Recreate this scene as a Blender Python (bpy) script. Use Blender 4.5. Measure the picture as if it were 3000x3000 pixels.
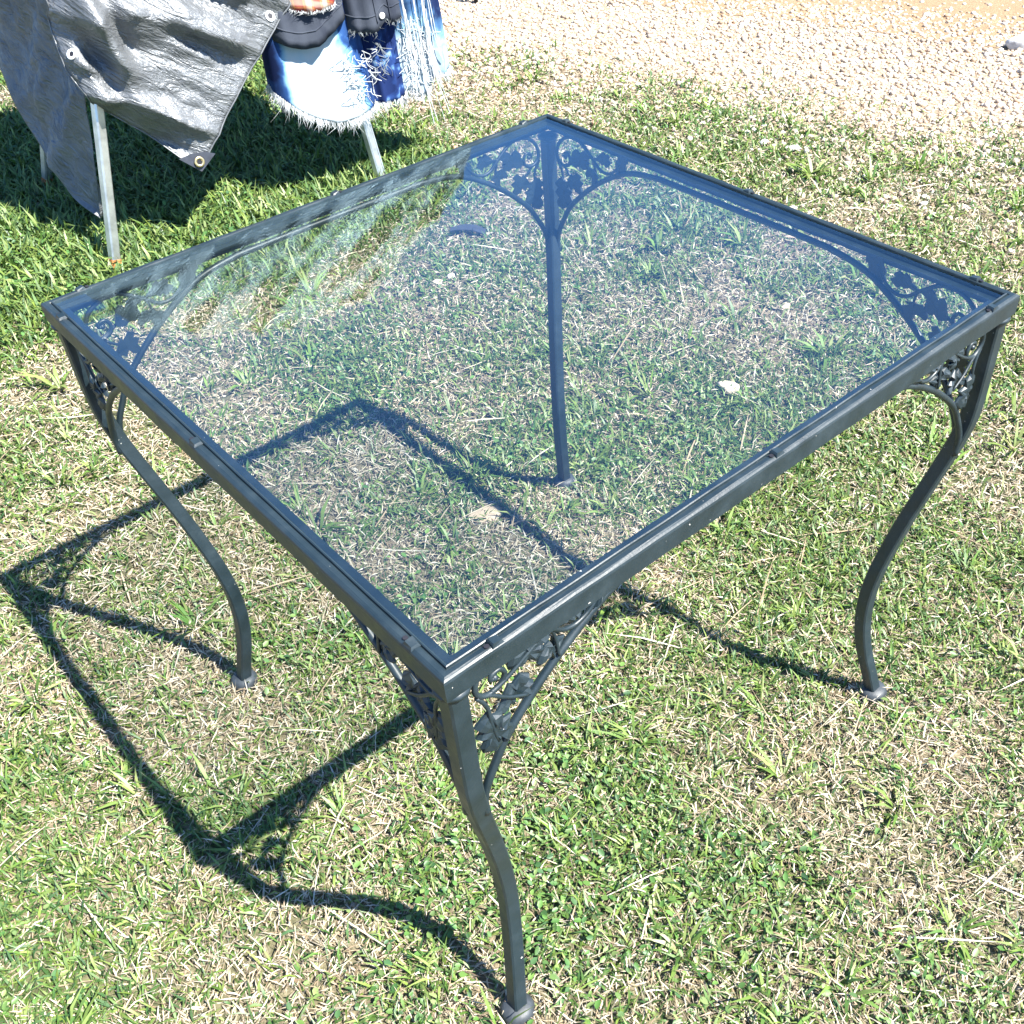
import bpy, bmesh, math
import numpy as np
from mathutils import Vector, Matrix

S = bpy.context.scene
for o in list(bpy.data.objects):
    bpy.data.objects.remove(o)
COL = S.collection
rng = np.random.default_rng(7)

# ------------------------------------------------------------------ camera
cam_d = bpy.data.cameras.new('camera')
cam = bpy.data.objects.new('camera', cam_d)
COL.objects.link(cam)
pitch, roll = 0.7485573, -0.0575418
fw = Vector((0, math.cos(pitch), -math.sin(pitch)))
rt = Vector((1, 0, 0))
up = rt.cross(fw)
r2 = rt * math.cos(roll) + up * math.sin(roll)
u2 = -rt * math.sin(roll) + up * math.cos(roll)
M = Matrix((r2, u2, -fw)).transposed().to_4x4()
M.translation = Vector((0, 0, 1.349964))
cam.matrix_world = M
cam_d.sensor_width = 36
cam_d.lens = 36 * 3024.934 / 3000
cam_d.shift_x = -154.19 / 3000
cam_d.shift_y = 93.2 / 3000
cam_d.clip_start = 0.02
cam_d.clip_end = 500
S.camera = cam

# ------------------------------------------------------------------ light
SUN = Vector((0.4703, -0.2925, 0.73)).normalized()
w = bpy.data.worlds.new('World')
S.world = w
w.use_nodes = True
nt = w.node_tree
sky = nt.nodes.new('ShaderNodeTexSky')
sky.sky_type = 'NISHITA'
sky.sun_disc = False
sky.sun_elevation = math.asin(SUN.z)
sky.sun_rotation = math.atan2(SUN.x, SUN.y)
sky.air_density = 1.0
sky.dust_density = 0.0
sky.ozone_density = 10.0
nt.links.new(sky.outputs[0], nt.nodes['Background'].inputs[0])
nt.nodes['Background'].inputs[1].default_value = 0.08
sl = bpy.data.lights.new('sun', 'SUN')
sl.energy = 5.0
sl.angle = math.radians(0.53)
sl.color = (1.0, 0.96, 0.88)
so = bpy.data.objects.new('sun', sl)
so.rotation_euler = (-SUN).to_track_quat('-Z', 'Y').to_euler()
so.location = SUN * 20
COL.objects.link(so)
S.view_settings.view_transform = 'Standard'
S.view_settings.look = 'None'
S.view_settings.gamma = 1.0
S.view_settings.use_curve_mapping = False
S.view_settings.exposure = 2.05
S.cycles.transparent_max_bounces = 8
S.cycles.max_bounces = 5
S.cycles.diffuse_bounces = 2
S.cycles.glossy_bounces = 3
S.cycles.transmission_bounces = 2

# ------------------------------------------------------------------ helpers
def tag(o, label=None, cat=None, group=None, kind=None):
    if label: o['label'] = label
    if cat: o['category'] = cat
    if group: o['group'] = group
    if kind: o['kind'] = kind
    return o

ORG = {}
def empty(name, loc):
    o = bpy.data.objects.new(name, None)
    o.empty_display_size = 0.1
    o.location = loc
    COL.objects.link(o)
    ORG[o.name] = np.array(loc, float)
    return o

def mk(name, V, F, mat, parent=None, origin=None, smooth=False):
    """one mesh object from world-space vertices"""
    V = np.asarray(V, float)
    if parent is not None:
        org = ORG[parent.name]
    else:
        org = np.array(origin if origin is not None else (0, 0, 0), float)
    me = bpy.data.meshes.new(name)
    me.from_pydata((V - org).tolist(), [], [list(f) for f in F])
    me.validate()
    bm = bmesh.new(); bm.from_mesh(me)
    bmesh.ops.recalc_face_normals(bm, faces=bm.faces)
    bm.to_mesh(me); bm.free()
    if smooth:
        me.polygons.foreach_set('use_smooth', [True] * len(me.polygons))
    me.materials.append(mat)
    o = bpy.data.objects.new(name, me)
    COL.objects.link(o)
    if parent is not None:
        o.parent = parent
    else:
        o.location = org
    ORG[o.name] = org
    return o

def np_mesh(name, V, polys_n, loops, mat, col=None, smooth=False):
    """fast big mesh: polys_n = number of corners of every polygon"""
    me = bpy.data.meshes.new(name)
    me.vertices.add(len(V)); me.vertices.foreach_set('co', np.asarray(V, np.float32).ravel())
    me.loops.add(len(loops)); me.loops.foreach_set('vertex_index', np.asarray(loops, np.int32))
    n = len(polys_n)
    st = np.zeros(n, np.int32); st[1:] = np.cumsum(polys_n)[:-1]
    me.polygons.add(n); me.polygons.foreach_set('loop_start', st)
    if smooth:
        me.polygons.foreach_set('use_smooth', np.ones(n, bool))
    me.update(calc_edges=True)
    if col is not None:
        a = me.attributes.new('tint', 'FLOAT_COLOR', 'POINT')
        c4 = np.ones((len(V), 4), np.float32); c4[:, :3] = col
        a.data.foreach_set('color', c4.ravel())
    me.materials.append(mat)
    o = bpy.data.objects.new(name, me)
    COL.objects.link(o)
    ORG[o.name] = np.zeros(3)
    return o

def catmull(P, n=6):
    P = np.asarray(P, float); out = []
    Q = np.vstack([2 * P[0] - P[1], P, 2 * P[-1] - P[-2]])
    for i in range(1, len(Q) - 2):
        p0, p1, p2, p3 = Q[i - 1], Q[i], Q[i + 1], Q[i + 2]
        for t in np.linspace(0, 1, n, endpoint=False):
            out.append(0.5 * ((2 * p1) + (-p0 + p2) * t + (2 * p0 - 5 * p1 + 4 * p2 - p3) * t * t + (-p0 + 3 * p1 - 3 * p2 + p3) * t ** 3))
    out.append(P[-1])
    return np.array(out)

def tube(P, R, sides=8, squash=None):
    """swept tube, parallel transport; squash=(axis, factor) flattens it"""
    P = np.asarray(P, float); n = len(P)
    R = np.broadcast_to(np.asarray(R, float), (n,))
    T = np.gradient(P, axis=0); T /= np.linalg.norm(T, axis=1)[:, None] + 1e-12
    a = np.array([0, 0, 1.]) if abs(T[0][2]) < .9 else np.array([1., 0, 0])
    U = np.cross(T[0], a); U /= np.linalg.norm(U)
    V, F = [], []
    for i in range(n):
        U = U - T[i] * (U @ T[i]); U /= np.linalg.norm(U); W = np.cross(T[i], U)
        for k in range(sides):
            an = 2 * math.pi * (k + .5) / sides
            off = (U * math.cos(an) + W * math.sin(an)) * R[i]
            if squash is not None:
                ax, fc = squash; off = off - ax * (off @ ax) * (1 - fc)
            V.append(P[i] + off)
    for i in range(n - 1):
        for k in range(sides):
            k2 = (k + 1) % sides
            F.append((i * sides + k, i * sides + k2, (i + 1) * sides + k2, (i + 1) * sides + k))
    F.append(tuple(range(sides))[::-1]); F.append(tuple((n - 1) * sides + k for k in range(sides)))
    return V, F

def join(parts):
    V, F = [], []
    for v, f in parts:
        b = len(V); V += [tuple(x) for x in v]; F += [tuple(i + b for i in q) for q in f]
    return V, F

def lathe(center, prof, n=20, axis=None):
    """prof: list of (radius, height)"""
    c = np.array(center, float)
    ax = np.array(axis if axis is not None else (0, 0, 1.), float); ax /= np.linalg.norm(ax)
    a = np.array([1., 0, 0]) if abs(ax[0]) < .9 else np.array([0, 1., 0])
    U = np.cross(ax, a); U /= np.linalg.norm(U); W = np.cross(ax, U)
    V, F = [], []
    for r, h in prof:
        for k in range(n):
            an = 2 * math.pi * k / n
            V.append(c + ax * h + (U * math.cos(an) + W * math.sin(an)) * r)
    m = len(prof)
    for i in range(m - 1):
        for k in range(n):
            F.append((i * n + k, i * n + (k + 1) % n, (i + 1) * n + (k + 1) % n, (i + 1) * n + k))
    return V, F, m, n

def vnoise(x, y, seed=0):
    """value noise, 0..1"""
    r = np.random.default_rng(seed).random((256, 256))
    xi = np.floor(x).astype(int); yi = np.floor(y).astype(int)
    fx = x - xi; fy = y - yi
    fx = fx * fx * (3 - 2 * fx); fy = fy * fy * (3 - 2 * fy)
    g = lambda a, b: r[a % 256, b % 256]
    return (g(xi, yi) * (1 - fx) + g(xi + 1, yi) * fx) * (1 - fy) + (g(xi, yi + 1) * (1 - fx) + g(xi + 1, yi + 1) * fx) * fy

def fbm(x, y, seed=0, oct=4):
    s = 0; a = 1; t = 0
    for i in range(oct):
        s = s + a * vnoise(x * 2 ** i + 17.3 * i, y * 2 ** i + 5.1 * i, seed + i); t += a; a *= .5
    return s / t

# ------------------------------------------------------------------ materials
def newmat(name):
    m = bpy.data.materials.new(name); m.use_nodes = True
    t = m.node_tree
    return m, t, t.nodes['Principled BSDF'], t.nodes['Material Output']

def N(t, kind, **kw):
    n = t.nodes.new(kind)
    for k, v in kw.items():
        setattr(n, k, v)
    return n

def noise_node(t, scale, detail=4, rough=.55, coord='Object', dist=0):
    tc = N(t, 'ShaderNodeTexCoord'); n = N(t, 'ShaderNodeTexNoise')
    n.inputs['Scale'].default_value = scale; n.inputs['Detail'].default_value = detail
    n.inputs['Roughness'].default_value = rough; n.inputs['Distortion'].default_value = dist
    t.links.new(tc.outputs[coord], n.inputs['Vector'])
    return n

def ramp(t, src, stops):
    r = N(t, 'ShaderNodeValToRGB')
    el = r.color_ramp.elements
    while len(el) < len(stops): el.new(0.5)
    for e, (p, c) in zip(el, stops):
        e.position = p; e.color = (*c, 1) if len(c) == 3 else c
    t.links.new(src, r.inputs[0])
    return r

def bump(t, src, bsdf, strength=.3, dist=.002):
    b = N(t, 'ShaderNodeBump'); b.inputs['Strength'].default_value = strength; b.inputs['Distance'].default_value = dist
    t.links.new(src, b.inputs['Height']); t.links.new(b.outputs[0], bsdf.inputs['Normal'])
    return b

def mat_iron():
    m, t, b, o = newmat('painted_iron')
    n = noise_node(t, 30, 6, .6)
    c = ramp(t, n.outputs[0], [(.25, (.005, .012, .016)), (.55, (.0085, .0185, .025)), (.85, (.018, .032, .040))])
    n2 = noise_node(t, 170, 3, .5)
    chip = ramp(t, n2.outputs[0], [(.745, (0, 0, 0)), (.765, (1, 1, 1))])
    mx = N(t, 'ShaderNodeMix', data_type='RGBA')
    t.links.new(chip.outputs[0], mx.inputs[0]); t.links.new(c.outputs[0], mx.inputs[6])
    mx.inputs[7].default_value = (.45, .43, .40, 1)
    t.links.new(mx.outputs[2], b.inputs['Base Color'])
    rr = ramp(t, n.outputs[0], [(.3, (.38,) * 3), (.8, (.62,) * 3)])
    t.links.new(rr.outputs[0], b.inputs['Roughness'])
    n3 = noise_node(t, 260, 4, .6)
    bump(t, n3.outputs[0], b, .25, .001)
    b.inputs['Specular IOR Level'].default_value = .6
    return m

def mat_plain(name, col, rough=.5, metal=0, nscale=40, var=.3, bmp=.15):
    m, t, b, o = newmat(name)
    n = noise_node(t, nscale, 5, .6)
    c = ramp(t, n.outputs[0], [(.25, tuple(x * (1 - var) for x in col)), (.75, tuple(min(1, x * (1 + var)) for x in col))])
    t.links.new(c.outputs[0], b.inputs['Base Color'])
    b.inputs['Roughness'].default_value = rough; b.inputs['Metallic'].default_value = metal
    n2 = noise_node(t, nscale * 6, 4)
    bump(t, n2.outputs[0], b, bmp, .001)
    return m

def mat_glass():
    m, t, b, o = newmat('table_glass')
    t.nodes.remove(b)
    g = N(t, 'ShaderNodeNewGeometry')
    dt = N(t, 'ShaderNodeVectorMath', operation='DOT_PRODUCT')
    t.links.new(g.outputs['Incoming'], dt.inputs[0]); t.links.new(g.outputs['Normal'], dt.inputs[1])
    ab = N(t, 'ShaderNodeMath', operation='ABSOLUTE'); t.links.new(dt.outputs['Value'], ab.inputs[0])
    om = N(t, 'ShaderNodeMath', operation='SUBTRACT'); om.inputs[0].default_value = 1; t.links.new(ab.outputs[0], om.inputs[1])
    pw = N(t, 'ShaderNodeMath', operation='POWER'); t.links.new(om.outputs[0], pw.inputs[0]); pw.inputs[1].default_value = 4.2
    ma = N(t, 'ShaderNodeMath', operation='MULTIPLY_ADD'); t.links.new(pw.outputs[0], ma.inputs[0])
    ma.inputs[1].default_value = .94; ma.inputs[2].default_value = .065
    tr = N(t, 'ShaderNodeBsdfTransparent'); tr.inputs[0].default_value = (.91, .93, .93, 1)
    gl = N(t, 'ShaderNodeBsdfGlossy'); gl.inputs['Roughness'].default_value = 0.0; gl.inputs['Color'].default_value = (.62, .86, 1, 1)  # blue put into the glossy colour to deepen the sky's reflection
    mx = N(t, 'ShaderNodeMixShader')
    t.links.new(ma.outputs[0], mx.inputs[0]); t.links.new(tr.outputs[0], mx.inputs[1]); t.links.new(gl.outputs[0], mx.inputs[2])
    t.links.new(mx.outputs[0], o.inputs['Surface'])
    return m

def mat_leaf(name, trans=.3, gloss=.06, rough=.45):
    m, t, b, o = newmat(name)
    t.nodes.remove(b)
    at = N(t, 'ShaderNodeAttribute', attribute_name='tint')
    d = N(t, 'ShaderNodeBsdfDiffuse'); tl = N(t, 'ShaderNodeBsdfTranslucent'); g = N(t, 'ShaderNodeBsdfGlossy')
    g.inputs['Roughness'].default_value = rough
    t.links.new(at.outputs['Color'], d.inputs[0]); t.links.new(at.outputs['Color'], tl.inputs[0])
    m1 = N(t, 'ShaderNodeMixShader'); m1.inputs[0].default_value = trans
    t.links.new(d.outputs[0], m1.inputs[1]); t.links.new(tl.outputs[0], m1.inputs[2])
    m2 = N(t, 'ShaderNodeMixShader'); m2.inputs[0].default_value = gloss
    t.links.new(m1.outputs[0], m2.inputs[1]); t.links.new(g.outputs[0], m2.inputs[2])
    t.links.new(m2.outputs[0], o.inputs['Surface'])
    return m

def mat_tint(name, rough=.8, bs=90):
    m, t, b, o = newmat(name)
    at = N(t, 'ShaderNodeAttribute', attribute_name='tint')
    n = noise_node(t, bs, 4)
    mx = N(t, 'ShaderNodeMix', data_type='RGBA', blend_type='MULTIPLY'); mx.inputs[0].default_value = .7
    r = ramp(t, n.outputs[0], [(.3, (.65, .62, .58)), (.65, (1, 1, 1))])
    t.links.new(at.outputs['Color'], mx.inputs[6]); t.links.new(r.outputs[0], mx.inputs[7])
    t.links.new(mx.outputs[2], b.inputs['Base Color'])
    b.inputs['Roughness'].default_value = rough
    return m

def mat_ground():
    m, t, b, o = newmat('soil')
    n = noise_node(t, 1.4, 6, .6, 'Object')
    n2 = noise_node(t, 60, 8, .7, 'Object')
    c1 = ramp(t, n2.outputs[0], [(.3, (.060, .046, .028)), (.48, (.16, .125, .080)), (.66, (.34, .28, .19))])
    c2 = ramp(t, n2.outputs[0], [(.3, (.035, .044, .014)), (.7, (.10, .11, .045))])
    f = ramp(t, n.outputs[0], [(.4, (0, 0, 0)), (.6, (1, 1, 1))])
    mx = N(t, 'ShaderNodeMix', data_type='RGBA')
    t.links.new(f.outputs[0], mx.inputs[0]); t.links.new(c1.outputs[0], mx.inputs[6]); t.links.new(c2.outputs[0], mx.inputs[7])
    t.links.new(mx.outputs[2], b.inputs['Base Color']); b.inputs['Roughness'].default_value = .95
    bump(t, n2.outputs[0], b, .8, .01)
    return m

def mat_sand():
    m, t, b, o = newmat('sandy_dirt')
    n = noise_node(t, 2.2, 5, .6); n2 = noise_node(t, 130, 6, .75)
    c1 = ramp(t, n2.outputs[0], [(.28, (.13, .085, .045)), (.48, (.25, .165, .088)), (.62, (.30, .205, .115)), (.74, (.46, .36, .24))])
    c2 = ramp(t, n.outputs[0], [(.35, (.86, .84, .82)), (.65, (1, 1, 1))])
    mx = N(t, 'ShaderNodeMix', data_type='RGBA', blend_type='MULTIPLY'); mx.inputs[0].default_value = 1
    t.links.new(c1.outputs[0], mx.inputs[6]); t.links.new(c2.outputs[0], mx.inputs[7])
    t.links.new(mx.outputs[2], b.inputs['Base Color']); b.inputs['Roughness'].default_value = .95
    bump(t, n2.outputs[0], b, .9, .008)
    return m

def mat_tarp(name, col, metal, rough, col2):
    m, t, b, o = newmat(name)
    n = noise_node(t, 14, 6, .65)
    c = ramp(t, n.outputs[0], [(.3, col2), (.6, col)])
    t.links.new(c.outputs[0], b.inputs['Base Color'])
    b.inputs['Metallic'].default_value = metal; b.inputs['Roughness'].default_value = rough
    at = N(t, 'ShaderNodeAttribute', attribute_name='flat')          # cloth-plane coordinates: x along the folds
    hs = None
    for sc_, wt, dist in (((11, 34, 1), 1.0, 1.4), ((34, 95, 1), .40, .9), ((80, 80, 1), .20, 1.5)):
        mp = N(t, 'ShaderNodeMapping'); mp.inputs['Scale'].default_value = sc_
        t.links.new(at.outputs['Vector'], mp.inputs[0])
        cr = N(t, 'ShaderNodeTexNoise'); cr.inputs['Scale'].default_value = 1.0; cr.inputs['Detail'].default_value = 3; cr.inputs['Distortion'].default_value = dist
        t.links.new(mp.outputs[0], cr.inputs['Vector'])
        # ridged: sharp creases
        a1 = N(t, 'ShaderNodeMath', operation='SUBTRACT'); t.links.new(cr.outputs[0], a1.inputs[0]); a1.inputs[1].default_value = .5
        a2 = N(t, 'ShaderNodeMath', operation='ABSOLUTE'); t.links.new(a1.outputs[0], a2.inputs[0])
        a3 = N(t, 'ShaderNodeMath', operation='MULTIPLY'); t.links.new(a2.outputs[0], a3.inputs[0]); a3.inputs[1].default_value = wt
        if hs is None: hs = a3
        else:
            a4 = N(t, 'ShaderNodeMath', operation='ADD'); t.links.new(hs.outputs[0], a4.inputs[0]); t.links.new(a3.outputs[0], a4.inputs[1]); hs = a4
    bump(t, hs.outputs[0], b, 1.0, .012)
    return m

def mat_denim(name, stops, scale=9, seed=(0, 0, 0), dist=.6, fade=None, edge=.5):
    m, t, b, o = newmat(name)
    tc = N(t, 'ShaderNodeTexCoord'); mp = N(t, 'ShaderNodeMapping'); mp.inputs['Location'].default_value = seed
    t.links.new(tc.outputs['Object'], mp.inputs[0])
    n = N(t, 'ShaderNodeTexNoise'); n.inputs['Scale'].default_value = scale; n.inputs['Detail'].default_value = 5; n.inputs['Distortion'].default_value = dist
    t.links.new(mp.outputs[0], n.inputs['Vector'])
    c = ramp(t, n.outputs[0], stops)
    # twill lines
    wv = N(t, 'ShaderNodeTexWave'); wv.inputs['Scale'].default_value = 260; wv.inputs['Distortion'].default_value = 2; wv.inputs['Detail'].default_value = 2
    t.links.new(tc.outputs['Object'], wv.inputs['Vector'])
    r = ramp(t, wv.outputs['Fac'], [(0, (.78, .8, .84)), (1, (1, 1, 1))])
    mx = N(t, 'ShaderNodeMix', data_type='RGBA', blend_type='MULTIPLY'); mx.inputs[0].default_value = 1
    t.links.new(c.outputs[0], mx.inputs[6]); t.links.new(r.outputs[0], mx.inputs[7])
    t.links.new(mx.outputs[2], b.inputs['Base Color']); b.inputs['Roughness'].default_value = .9
    b.inputs['Specular IOR Level'].default_value = .15
    bump(t, wv.outputs['Fac'], b, .25, .001)
    return m

def mat_plaid():
    m, t, b, o = newmat('red_plaid_flannel')
    tc = N(t, 'ShaderNodeTexCoord')
    cols = []
    for rot, sc in ((0, 13.0), (90, 13.0)):
        mp = N(t, 'ShaderNodeMapping'); mp.inputs['Rotation'].default_value = (0, math.radians(rot), math.radians(-33))
        t.links.new(tc.outputs['Object'], mp.inputs[0])
        wv = N(t, 'ShaderNodeTexWave', wave_type='BANDS', bands_direction='X'); wv.inputs['Scale'].default_value = sc / 2
        t.links.new(mp.outputs[0], wv.inputs['Vector'])
        cols.append(ramp(t, wv.outputs['Fac'], [(.35, (.20, .022, .018)), (.45, (.36, .13, .035)), (.6, (.38, .19, .05)), (.66, (.26, .045, .027)), (.92, (.42, .36, .28))]))
    mx = N(t, 'ShaderNodeMix', data_type='RGBA'); mx.inputs[0].default_value = .45
    t.links.new(cols[0].outputs[0], mx.inputs[6]); t.links.new(cols[1].outputs[0], mx.inputs[7])
    t.links.new(mx.outputs[2], b.inputs['Base Color']); b.inputs['Roughness'].default_value = .95
    n = noise_node(t, 300, 3); bump(t, n.outputs[0], b, .3, .001)
    return m

IRON = mat_iron()
PAD = mat_plain('worn_plastic_foot', (.028, .034, .040), .55, 0, 60, .45, .3)
GLASS = mat_glass()
STEEL = mat_plain('galvanised_steel', (.50, .51, .49), .38, .85, 25, .35, .1)
RUST = mat_plain('rusty_orange_tip', (.42, .16, .05), .8, 0, 80, .4, .3)
BRASS = mat_plain('brass', (.62, .50, .28), .35, .9, 60, .2, .05)
WHITE = mat_plain('white_ring', (.75, .76, .78), .4, .2, 60, .1, .05)
DARK = mat_plain('black_metal', (.02, .02, .025), .5, .3, 60, .3, .1)
TARP = mat_tarp('silver_tarp', (.15, .16, .17), .4, .42, (.105, .112, .12))
PATCH = mat_plain('dark_corner_patch', (.035, .04, .055), .5, 0, 60, .3, .3)
GRASS = mat_leaf('grass_blades', .30, .04, .5)
STRAWM = mat_leaf('dry_straw', .15, .03, .6)
STONE = mat_tint('stone', .85)

# ------------------------------------------------------------------ ground
def sheet(name, x0, x1, y0, y1, z, mat, kind='structure'):
    o = mk(name, [(x0, y0, z), (x1, y0, z), (x1, y1, z), (x0, y1, z)], [(0, 1, 2, 3)], mat)
    return tag(o, kind=kind)

g = sheet('ground', -150, 150, -150, 150, 0, mat_ground())
# the dirt track begins beyond the gravel verge: a strip with an uneven near edge
A0 = np.array([0.65, 4.90]); B0 = np.array([1.87, 4.14])
td = (B0 - A0) / np.linalg.norm(B0 - A0); tn = np.array([-td[1], td[0]])
if tn[1] < 0: tn = -tn
V, F = [], []
ss = np.linspace(-60, 60, 601)
wob = (fbm(ss * 1.7, ss * 0 + 3, 5) - .5) * .25
for s, wv_ in zip(ss, wob):
    for k, dd in enumerate((wv_ - .12, 9.0)):
        p_ = A0 + td * s + tn * dd
        V.append((p_[0], p_[1], .004))
for i in range(len(ss) - 1):
    F.append((2 * i, 2 * i + 2, 2 * i + 3, 2 * i + 1))
tag(mk('dirt_track', V, F, mat_sand()), kind='structure')

# pale grit bed under the gravel, with a ragged near edge
V, F = [], []
GA = np.array([-.34, 3.80]); GB = np.array([1.29, 2.66])
gd = (GB - GA) / np.linalg.norm(GB - GA); gn = np.array([-gd[1], gd[0]])
if gn[1] < 0: gn = -gn
ss = np.linspace(-30, 30, 1501)
wob = (fbm(ss * 3.1, ss * 0 + 1, 8) - .5) * .5 + (fbm(ss * 16, ss * 0 + 1, 9) - .5) * .16
for s, wv_ in zip(ss, wob):
    for dd in (.42 + wv_, 3.0):
        p_ = GA + gd * s + gn * dd
        V.append((p_[0], p_[1], .002))
for i in range(len(ss) - 1):
    F.append((2 * i, 2 * i + 2, 2 * i + 3, 2 * i + 1))
def mat_grit():
    m, t, b, o = newmat('pale_grit')
    tc = N(t, 'ShaderNodeTexCoord'); vo = N(t, 'ShaderNodeTexVoronoi'); vo.inputs['Scale'].default_value = 110
    t.links.new(tc.outputs['Object'], vo.inputs['Vector'])
    c = ramp(t, vo.outputs['Color'], [(.1, (.13, .095, .06)), (.5, (.23, .175, .115)), (.9, (.36, .30, .22))])
    t.links.new(c.outputs[0], b.inputs['Base Color']); b.inputs['Roughness'].default_value = .95
    bump(t, vo.outputs['Distance'], b, .8, .004).invert = True
    return m
tag(mk('gravel_bed', V, F, mat_grit()), kind='structure')

# distance fields on the lawn -------------------------------------------------
GA = np.array([-.34, 3.80]); GB = np.array([1.29, 2.66])
gd = (GB - GA) / np.linalg.norm(GB - GA); gn = np.array([-gd[1], gd[0]])
if gn[1] < 0: gn = -gn
def s_gravel(x, y):
    return (x - GA[0]) * gn[0] + (y - GA[1]) * gn[1] + (fbm(x * 1.9, y * 1.9, 40, 3) - .5) * .55
def s_track(x, y):
    return (x - A0[0]) * tn[0] + (y - A0[1]) * tn[1] + (fbm(x * 2.5, y * 2.5, 60, 3) - .5) * .3

RX, RD, RQ = np.array([-1.20579, 2.67850]), np.array([.838799, .544441]), np.array([-.544441, .838799])
def lush(x, y):
    """unmown strip round the clothes rack"""
    al = (x - RX[0]) * RD[0] + (y - RX[1]) * RD[1]; of = (x - RX[0]) * RQ[0] + (y - RX[1]) * RQ[1]
    dx = np.maximum(0, np.maximum(-.55 - al, al - .95)); dy = np.maximum(0, np.maximum(-.10 - of, of - 1.3))
    return np.clip(1 - np.hypot(dx, dy) / .28, 0, 1)
def dry(x, y):
    a = fbm(x * 2.3 + 3, y * 2.3, 11, 3); b = fbm(x * 9, y * 9, 21, 3)
    return np.clip((.62 * a + .38 * b - .36) / .26, 0, 1)

def scatter(n, near=1.0):
    """random points over the part of the place the photograph covers, with a margin"""
    y = rng.random(n * 3)
    y = .10 + (5.9 - .10) * y
    x = (rng.random(n * 3) * 2 - 1)
    half = .95 + .47 * y
    xx = x * half - .10 * y + .04
    dist = np.sqrt(y * y + xx * xx + 1.8)
    keep = rng.random(n * 3) < (half / 3.7) * np.clip((1.9 / dist) ** near, 0, 1)
    xx, y = xx[keep], y[keep]
    return xx[:n], y[:n]

def blades(x, y, phi, L, W, th1, th2, z0, col, mat, name, twist=.5):
    n = len(x)
    W = W * (1 + .38 * np.clip(np.sqrt(x * x + y * y + 1.8) - 1.7, 0, 3))     # farther off, fewer and broader blades
    h = np.stack([np.cos(phi), np.sin(phi), np.zeros(n)], 1)
    sa = phi + math.pi / 2
    tw = (rng.random(n) - .5) * twist
    side = np.stack([np.cos(sa) * np.cos(tw), np.sin(sa) * np.cos(tw), np.sin(tw)], 1)
    z = np.array([0, 0, 1.])
    b = np.stack([x, y, z0], 1)
    m = b + (L * .5)[:, None] * (np.sin(th1)[:, None] * h + np.cos(th1)[:, None] * z)
    t = m + (L * .5)[:, None] * (np.sin(th2)[:, None] * h + np.cos(th2)[:, None] * z)
    low = .0015 + .002 * rng.random(n)
    m[:, 2] = np.maximum(m[:, 2], low); t[:, 2] = np.maximum(t[:, 2], low)
    s = side * (W * .5)[:, None]
    Vv = np.stack([b - s * .7, b + s * .7, m + s, m - s, t], 1).reshape(-1, 3)
    i = np.arange(n)[:, None] * 5
    lp = (i + np.array([[0, 1, 2, 3, 3, 2, 4]])).ravel()
    pn = np.tile([4, 3], n)
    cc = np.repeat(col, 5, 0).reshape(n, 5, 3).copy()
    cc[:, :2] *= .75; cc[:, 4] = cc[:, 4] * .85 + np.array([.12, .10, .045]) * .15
    return Vv, pn, lp, cc.reshape(-1, 3)

def merge(name, sets, mat, label, cat):
    Vs, Ps, Ls, Cs = [], [], [], []; b = 0
    for v, p_, l, c in sets:
        Vs.append(v); Ps.append(p_); Ls.append(l + b); Cs.append(c); b += len(v)
    o = np_mesh(name, np.concatenate(Vs), np.concatenate(Ps), np.concatenate(Ls), mat, np.concatenate(Cs))
    return tag(o, label, cat, kind='stuff')

def mixcol(n, pal, wts=None):
    pal = np.array(pal); k = rng.choice(len(pal), n, p=wts)
    k2 = rng.choice(len(pal), n, p=wts); f = rng.random(n)[:, None] * .5
    c = pal[k] * (1 - f) + pal[k2] * f
    return c * (.75 + .5 * rng.random(n))[:, None]

GREENS = [(.080, .160, .024), (.052, .125, .028), (.150, .215, .036), (.105, .175, .050), (.038, .095, .032), (.20, .255, .070)]
STRAWS = [(.40, .335, .235), (.50, .44, .33), (.31, .235, .15), (.56, .52, .43), (.20, .14, .085)]

def bare(x, y):
    return np.clip(1 - s_gravel(x, y) / .85, 0, 1)

# --- short green blades
x, y = scatter(560000, 1.3)
d_ = dry(x, y); lu = lush(x, y); bt = bare(x, y)
keep = rng.random(len(x)) < np.clip(1.12 - .92 * d_ + lu, .10, 1) * np.clip(bt * 1.15, 0, 1) ** 1.4
keep &= s_track(x, y) < 0
x, y, lu = x[keep], y[keep], lu[keep]; n = len(x)
L = (.010 + .034 * rng.random(n) ** 1.6) * (1 + .8 * lu); W = (.0017 + .0026 * rng.random(n) ** 1.4) * (1 + .4 * lu)
th1 = np.radians(rng.uniform(15, 80, n) * (1 - .25 * lu)); th2 = th1 + np.radians(rng.uniform(0, 60, n))
gA = blades(x, y, rng.random(n) * 6.283, L, W, th1, th2, -.001 + .005 * rng.random(n), mixcol(n, GREENS), GRASS, '', 1.0)
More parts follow.
